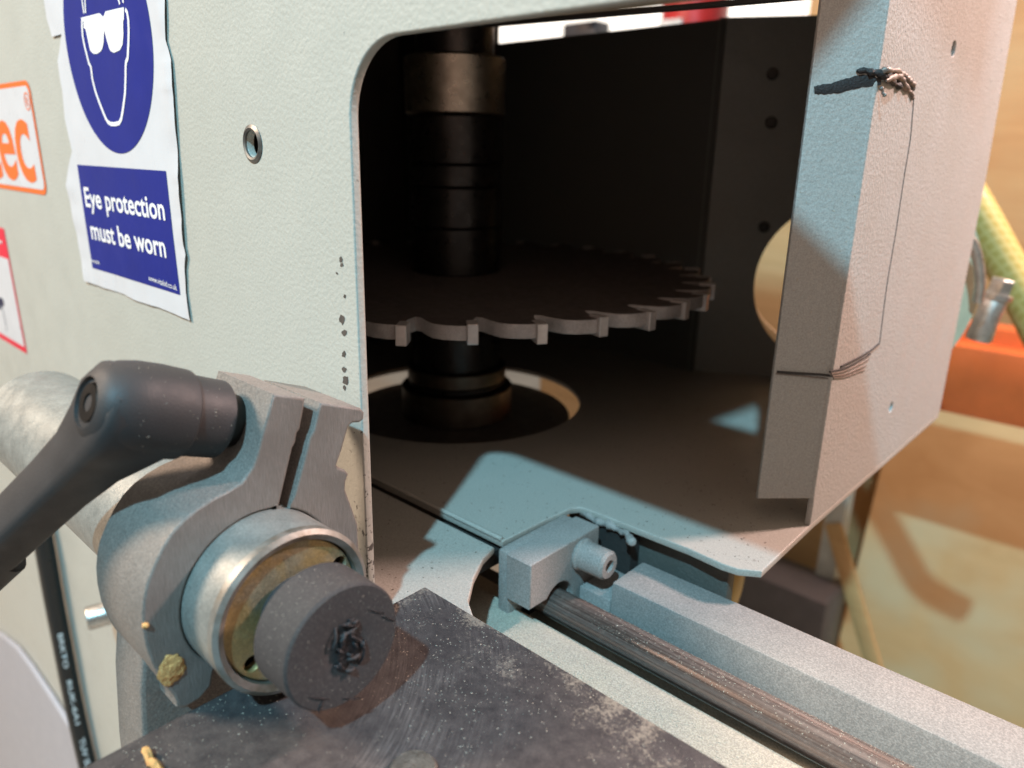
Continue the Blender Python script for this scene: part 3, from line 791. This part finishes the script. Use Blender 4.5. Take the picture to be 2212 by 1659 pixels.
# ------------------------------------------------------------------ small things on the front panel
cab = thing('power_cable', 'black round cable with white print hanging down the panel', 'cable', (-.5, .11, -.3))
CY = .1205
cp = [on_y(x, y, CY) for x, y in ((70, 1060), (92, 1160), (115, 1290), (134, 1390), (150, 1475), (170, 1570), (192, 1665), (215, 1760))]
cpp = spline(cp, 6)
tube('cable_sheath', cpp, .0062, plain('cable_pvc', c(.012, .012, .012), .32), cab, 20)
def cable_text(body, f0, f1, h):
    n = len(cpp); p0 = cpp[int(f0 * (n - 1))]; p1 = cpp[int(f1 * (n - 1))]
    d = (p1 - p0); me = text_mesh(body, d.length, h, .01)
    u = d.normalized(); view = (CAM - (p0 + p1) / 2).normalized(); s_ = view.cross(u).normalized(); nn = u.cross(s_)
    nn = nn if nn.dot(view) > 0 else -nn
    v_ = nn.cross(u)
    me.transform(frame_matrix(p0 + nn * .0064 - v_ * .0016, u, v_, nn))
    finish('printed_text', me, M_wprint, cab, 0)
cable_text('BRKTO', .40, .50, .0030); cable_text('RUK-6A1', .56, .70, .0030); cable_text('TUV SUD TUV', .74, .93, .0034)

pin0 = on_y(262, 1316, PY)
pin = lathe('locating_pin', [(0, 0), (.0072, 0), (.0072, .017), (.0066, .0185), (.0058, .0188), (.0052, .0175), (0, .0175)], (pin0.x, PY, pin0.z), (-.25, -1, 0), M_steel, None, 32)
tag(pin, 'short round steel pin sticking out of the panel beside the clamp', 'pin')

cv = [on_y(x, y, PY - .006) for x, y in ((-250, 1290), (-60, 1340), (0, 1375), (30, 1400), (60, 1440), (100, 1500), (150, 1580), (200, 1670), (240, 1760), (-250, 1760))]
cov = plate('cover_plate', [[(p.x, p.z) for p in cv][::-1]], .004, plain('pale_lilac_paint', c(.36, .36, .40), .4, var=.06), None, bev=.0008, mtx=frame_matrix((0, PY - .003, 0), (1, 0, 0), (0, 0, 1), (0, -1, 0)))
tag(cov, 'pale lilac cover plate with curved edge on the lower panel', 'cover plate')

# yellow curled shaving lying on the table edge
sh = [on_z(x, y, TZ + .0012) for x, y in ((313, 1622), (322, 1636), (328, 1650), (345, 1662), (360, 1680))]
bm = bmesh.new(); P = spline(sh, 5)
sweep(bm, [p + Vector((0, 0, .0008 * math.sin(i * .7))) for i, p in enumerate(P)], [.0004] + [.0010] * (len(P) - 2) + [.0004], 6)
o = from_bm('wood_shaving', bm, M_dust, None); tag(o, 'curled yellow wood shaving on the dark sliding table', 'wood shaving')

# ------------------------------------------------------------------ extraction spigot, hose clamp, hoses
PA = -AN                        # direction out of the back
pcz = Vector((pc.x, pc.y, pc.z))
spg = thing('extraction_spigot', 'tan plastic extraction spigot behind the round port hole', 'dust spigot', (pcz.x, pcz.y, pcz.z - PR))
M_tan = plain('tan_hose', c(.50, .36, .22), .5, var=.15, scale=30)
M_clear = plain('milky_hose', c(.58, .52, .36), .3, var=.2, scale=60)
lathe('spigot_wall', [(PR, .002), (PR, .062), (PR + .003, .062), (PR + .003, .002)], pcz, PA, M_tan, spg, 72, closed=True)
CR_ = .0830
lathe('hose_cuff', [(PR + .0035, .006), (CR_, .007), (CR_ + .001, .012), (CR_ + .001, .024), (CR_ - .0015, .027), (CR_ + .0005, .030), (CR_ + .0005, .046), (CR_ - .006, .052), (PR + .0035, .052)], pcz, PA, M_clear, spg, 96, closed=True)
hc = thing('hose_clamp', 'bright steel worm drive hose clamp round the spigot cuff', 'hose clamp', pcz + PA * .04)
lathe('band', [(CR_ + .0008, .032), (CR_ + .0018, .032), (CR_ + .0018, .044), (CR_ + .0008, .044)], pcz, PA, M_steel, hc, 72, closed=True)
wps = on_pl(2140, 690, pcz + PA * .045, PA); wpe = on_pl(2163, 625, pcz + PA * .045, PA); wax = (wpe - wps).normalized()
WB = on_pl(2112, 735, pcz + PA * .045, PA)
WT = on_pl(2150, 645, pcz + PA * .045, PA); wax = (WT - WB).normalized(); wl_ = (WT - WB).length
lathe('worm_housing', [(0, 0), (.0075, 0), (.0085, .002), (.0078, wl_ * .5), (.0085, wl_ - .002), (.0075, wl_), (0, wl_)], WB, wax, M_steel, hc, 28)
lathe('screw_collar', [(0, wl_), (.0098, wl_), (.0098, wl_ + .0035), (0, wl_ + .0035)], WB, wax, M_steel, hc, 28)
lathe('hex_head', [(0, wl_ + .0035), (.0075, wl_ + .0035), (.0075, wl_ + .013), (.0066, wl_ + .014), (0, wl_ + .014)], WB, wax, M_steel, hc, 6, smooth=10)
def far(x, y, D): r_ = ray(x, y); return CAM + r_ * (D / r_.y)
wire = spline([far(2065, 500, .52), far(2098, 520, .53), far(2112, 560, .535), far(2117, 610, .54), far(2112, 650, .545)], 8)
o = tube('earth_lead', wire, .0032, M_steel, None, 12); tag(o, 'thin grey braided earth lead looping beside the hose clamp', 'earth lead')
hs = thing('braided_hose', 'yellow green transparent hose with crossed braid crossing the plywood', 'hose', far(2212, 700, .75))
M_hose = NT('yellow_braided_hose')
hw1 = M_hose.n('ShaderNodeTexWave', wave_type='BANDS', bands_direction='DIAGONAL'); M_hose.link(M_hose.map((1, 1, 1)), hw1.inputs[0]); hw1.inputs['Scale'].default_value = 60
hw2 = M_hose.n('ShaderNodeTexWave', wave_type='BANDS', bands_direction='DIAGONAL'); M_hose.link(M_hose.map((-1, 1, 1)), hw2.inputs[0]); hw2.inputs['Scale'].default_value = 60
hm = M_hose.math('MAXIMUM', M_hose.ramp(hw1.outputs[1], .7, .9), M_hose.ramp(hw2.outputs[1], .7, .9))
M_hose = M_hose.out(M_hose.mix(hm, c(.46, .33, .09), c(.55, .42, .15)), .3)
hp_ = spline([far(2010, 260, .72), far(2060, 370, .72), far(2118, 472, .72), (far(2165, 560, .72)), far(2215, 650, .72), far(2300, 800, .72), far(2420, 900, .74)], 8)
tube('hose_wall', hp_, .0150, M_hose, hs, 24)

# ------------------------------------------------------------------ background of the workshop
M_ply = wood('plywood', c(.46, .27, .115), c(.38, .20, .08), (1.2, 1, 9), blot=c(.43, .29, .14))
M_ply2 = wood('pale_board', c(.64, .43, .20), c(.56, .35, .15), (3, 1, 7), blot=c(.58, .47, .27))
ply = box('plywood_sheet', (-.55, 1.30, -1.6), (1.6, 1.318, 1.2), M_ply, None)
tag(ply, 'large orange tan plywood sheet standing behind the machine', 'plywood')
brd = box('leaning_board', (0, 0, 0), (1.3, .016, 1.02), M_ply2, None, .001, mtx=Matrix.Translation(far(1775, 1200, 1.02) + Vector((0, .03, -.80))) @ Matrix.Rotation(math.radians(-13), 4, 'X'))
tag(brd, 'pale stained board leaning below the orange beam', 'board')
b_a = far(1800, 1130, .985); b_b = far(1945, 1640, .965); b_d = (b_b - b_a); b_l = b_d.length
bmx = frame_matrix(b_a, Vector((0, 1, 0)).cross(b_d), b_d, Vector((0, 1, 0)))
brace = box('board_batten', (-.011, 0, -.004), (.011, b_l, .004), wood('dark_stain_wood', c(.56, .35, .15), c(.48, .28, .11)), None, .001, mtx=bmx)
tag(brace, 'narrow brown wooden batten on the pale leaning board', 'batten')
ob = thing('orange_beam', 'orange painted steel racking beam crossing in front of the plywood', 'beam', far(2100, 900, .95))
M_or = plain('orange_enamel', c(.85, .165, .04), .45, var=.2, scale=25)
l0 = far(2030, 888, .95); l1 = far(2050, 742, .95); l2 = far(2060, 694, .99)
box('beam_face', (l0.x - .03, .95, l0.z), (l0.x + 1.2, .985, l1.z), M_or, ob, .003)
box('beam_step', (l0.x - .03, .9852, l0.z + .004), (l0.x + 1.2, 1.02, l2.z), M_or, ob, .003)
w0 = far(1742, 1370, 1.0); w1 = far(1800, 1085, 1.0); w2 = far(1838, 1085, 1.0)
post = plate('white_post', [[(w0.x - .003, w0.z - .35), (w0.x + .028, w0.z - .35), (w2.x, w2.z + .25), (w1.x, w1.z + .25)]], .03, plain('white_edge_paint', c(.58, .58, .52), .5), None, .002, frame_matrix((0, 1.0, 0), (1, 0, 0), (0, 0, 1), (0, -1, 0)))
tag(post, 'pale white painted post beside the leaning board', 'post')
t0 = far(1600, 1345, 1.05); t1 = far(1790, 1080, 1.05)
o = box('tan_panel', (t0.x - .45, 1.045, t0.z - .3), (t1.x, 1.06, .12), wood('tan_board', c(.60, .40, .20), c(.52, .33, .15)), None); tag(o, 'plain tan board behind the white post', 'board')
d0 = far(1600, 1235, .92); d1 = far(1745, 1430, .92)
o = box('dark_box', (d0.x - .05, .92, d1.z - .06), (d1.x + .012, 1.0, d0.z + .003), plain('charcoal_plastic', c(.075, .072, .072), .5), None, .004); tag(o, 'dark grey box standing behind the slide beam', 'box')
oc = on_y(1560, 1262, .33)
def ribs(n, r0, r1, L_):
    P = [(0, 0)]
    for i in range(n): P += [(r0, L_ * i / n), (r1, L_ * (i + .5) / n)]
    return P + [(r0, L_), (0, L_)]
o = lathe('ribbed_hose', ribs(6, .0125, .0145, .046), oc + Vector((-.040, 0, -.004)), (1, .15, -.05), plain('ochre_hose', c(.50, .33, .11), .45), None, 32, smooth=70); tag(o, 'ochre ribbed hose end below the floor plate', 'hose')

# bright wall and shelf items seen through the gap over the back wall
grd = box('ground', (-6, -4, -.95), (6, 6, -.9), plain('concrete', c(.42, .38, .33), .7, var=.2, scale=4), None); grd['kind'] = 'structure'
o = box('white_wall', (-3.6, 2.6, -.6), (-.56, 2.62, 2.2), plain('white_wall_paint', c(.86, .80, .70), .7, var=.06, scale=3), None); tag(o, 'bright white workshop wall seen over the housing', 'wall'); 
def emis(name, col, st):
    m = NT(name); m.b.inputs['Emission Color'].default_value = col; m.b.inputs['Emission Strength'].default_value = st
    return m.out(c(.8, .8, .8), .4)
fx = thing('strip_light', 'lit white fluorescent strip light seen over the back wall', 'strip light', far(1400, 60, 1.9))
f0 = far(1000, 115, 1.9); f1 = far(1240, 15, 1.9); f2 = far(1900, 115, 1.9)
box('diffuser', (f0.x, 1.9, f0.z - .01), (f2.x + .3, 1.96, f1.z + .09), emis('lit_diffuser', c(1.0, .90, .78), 1.05), fx, .01)
box('back_tray', (f0.x - .01, 1.9605, f0.z - .02), (f2.x + .31, 1.985, f1.z + .10), plain('tray_paint', c(.7, .7, .68), .5), fx)
def bgbox(nm, x0, y0, x1, y1, D, mat, label, cat, t=.06):
    a = far(x0, y1, D); b = far(x1, y0, D)
    o = box(nm, (a.x, D, a.z), (b.x, D + t, b.z), mat, None, min(.006, (b.x - a.x) * .1)); tag(o, label, cat); return o
bgbox('charcoal_bracket', 1213, 42, 1288, 105, 1.6, plain('charcoal_paint', c(.05, .045, .05), .5), 'dark charcoal bracket on the white wall', 'bracket')
bgbox('blue_tag', 1241, 8, 1273, 38, 1.55, plain('blue_plastic', c(.03, .16, .55), .4), 'small bright blue tag above the charcoal bracket', 'tag', .02)
rd = thing('red_drum', 'red cylinder with pale label against the white wall', 'canister', far(1460, 90, 1.5))
ra = far(1400, 70, 1.5); rb = far(1525, 70, 1.5); rr_ = (rb.x - ra.x) / 2
lathe('drum_body', [(0, -.05), (rr_ * .9, -.05), (rr_, -.045), (rr_, .10), (rr_ * .9, .11), (0, .11)], ((ra.x + rb.x) / 2, 1.5 + rr_, ra.z - .02), (0, 0, 1), plain('red_enamel', c(.60, .03, .03), .35), rd, 48)
la = far(1420, 75, 1.49); lb = far(1470, 38, 1.49)
box('drum_label', (la.x, 1.4935, la.z - .01), (lb.x, 1.5035, lb.z), plain('label_paper', c(.75, .72, .70), .5), rd)

# ------------------------------------------------------------------ dust and chips
M_chip = plain('pale_chips', c(.52, .45, .36), .7, var=.35, scale=500)
def scatter(name, label, n, fn, smin, smax, mat):
    vs_, fs = [], []
    for _ in range(n):
        r_ = fn()
        if r_ is None: continue
        p, nn = r_
        nn = Vector(nn).normalized(); u = nn.orthogonal().normalized(); a = random.uniform(0, 6.28)
        u = (u * math.cos(a) + nn.cross(u) * math.sin(a)); v_ = nn.cross(u)
        s = random.uniform(smin, smax); l_ = s * random.choice((1, 1, 1.4, 2.4))
        k = len(vs_); h = s * .55
        vs_ += [p + u * l_, p - u * l_ * .5 + v_ * s, p - u * l_ * .6 - v_ * s * .8, p + nn * h + u * l_ * .1]
        fs += [(k, k + 1, k + 3), (k + 1, k + 2, k + 3), (k + 2, k, k + 3), (k, k + 2, k + 1)]
    me = bpy.data.meshes.new(name); me.from_pydata(vs_, [], fs)
    o = finish(name, me, mat, None, 0); tag(o, label, 'dust', kind='stuff'); return o
def on_table():
    x = random.uniform(-.165, .04); y = random.uniform(.015, .1395)
    d = math.hypot(y - .1395, 0)
    if pnoise((x * 40, y * 40, 3)) < random.uniform(-.7, .35): return None
    return Vector((x, y, TZ + .00005)), (0, 0, 1)
scatter('table_dust', 'pale wood dust specks on the dark sliding table', 7500, on_table, .00006, .00020, M_chip)
def on_bed():
    return Vector((random.uniform(-.172, .06), random.uniform(.15, .1865), -.02845)), (0, 0, 1)
scatter('bed_dust', 'pale wood dust on the slide bed', 5000, on_bed, .0001, .0003, M_chip)
def on_rod():
    a = random.uniform(.9, 2.6); x = random.uniform(-.14, .08)
    nn = Vector((0, math.cos(a), math.sin(a))); return Vector((x, .2035, -.0255)) + nn * .0062, nn
scatter('rod_dust', 'fine dust specks on the oily guide rod', 1500, on_rod, .00006, .0002, M_chip)
def on_bumper():
    if random.random() < .5:
        a = random.uniform(0, math.pi); nn = Vector((0, math.cos(a), math.sin(a))); return Vector((random.uniform(-.142, -.130), BYc, BZc)) + nn * BR, nn
    a = random.uniform(0, 6.28); r_ = BR * math.sqrt(random.random()) * .95
    return Vector((-.1284, BYc + r_ * math.cos(a), BZc + r_ * math.sin(a))), (1, 0, 0)
scatter('bumper_dust', 'fine dust specks on the rubber bumper', 260, on_bumper, .00005, .00013, M_chip)
M_dchip = plain('dark_chips', c(.10, .075, .055), .8)
def on_floor():
    x = random.uniform(-.30, -.097); y = random.uniform(.14, .40)
    if x > -.178 and y < .238: return None
    if .186 < y < .194: return None
    return Vector((x, y, .0001 if y > .19 else -.0007)), (0, 0, 1)
scatter('floor_chips', 'small dark chips scattered on the housing floor', 1800, on_floor, .00010, .00036, M_dchip)
def on_wall():
    if random.random() < .5:
        return Vector((WX + .00002, random.uniform(.292, .47), random.uniform(.02, .24))), (1, 0, 0)
    s = random.uniform(0, .0233); return fo + FD * s + Vector((0, 0, random.uniform(.015, .24))) + FN * .00002, FN
scatter('wall_fibres', 'fine pale fibres stuck on the side wall paint', 220, on_wall, .00012, .0004, M_chip)

def on_lever():
    a = random.uniform(0, 6.28); t = random.uniform(.006, .031); u = LD.orthogonal().normalized(); v_ = LD.cross(u)
    nn = u * math.cos(a) + v_ * math.sin(a); return LP + LD * t + nn * (.0106 if t < .015 else .0118), nn
scatter('lever_dust', 'fine dust specks on the black lever hub', 160, on_lever, .00005, .00014, M_chip)
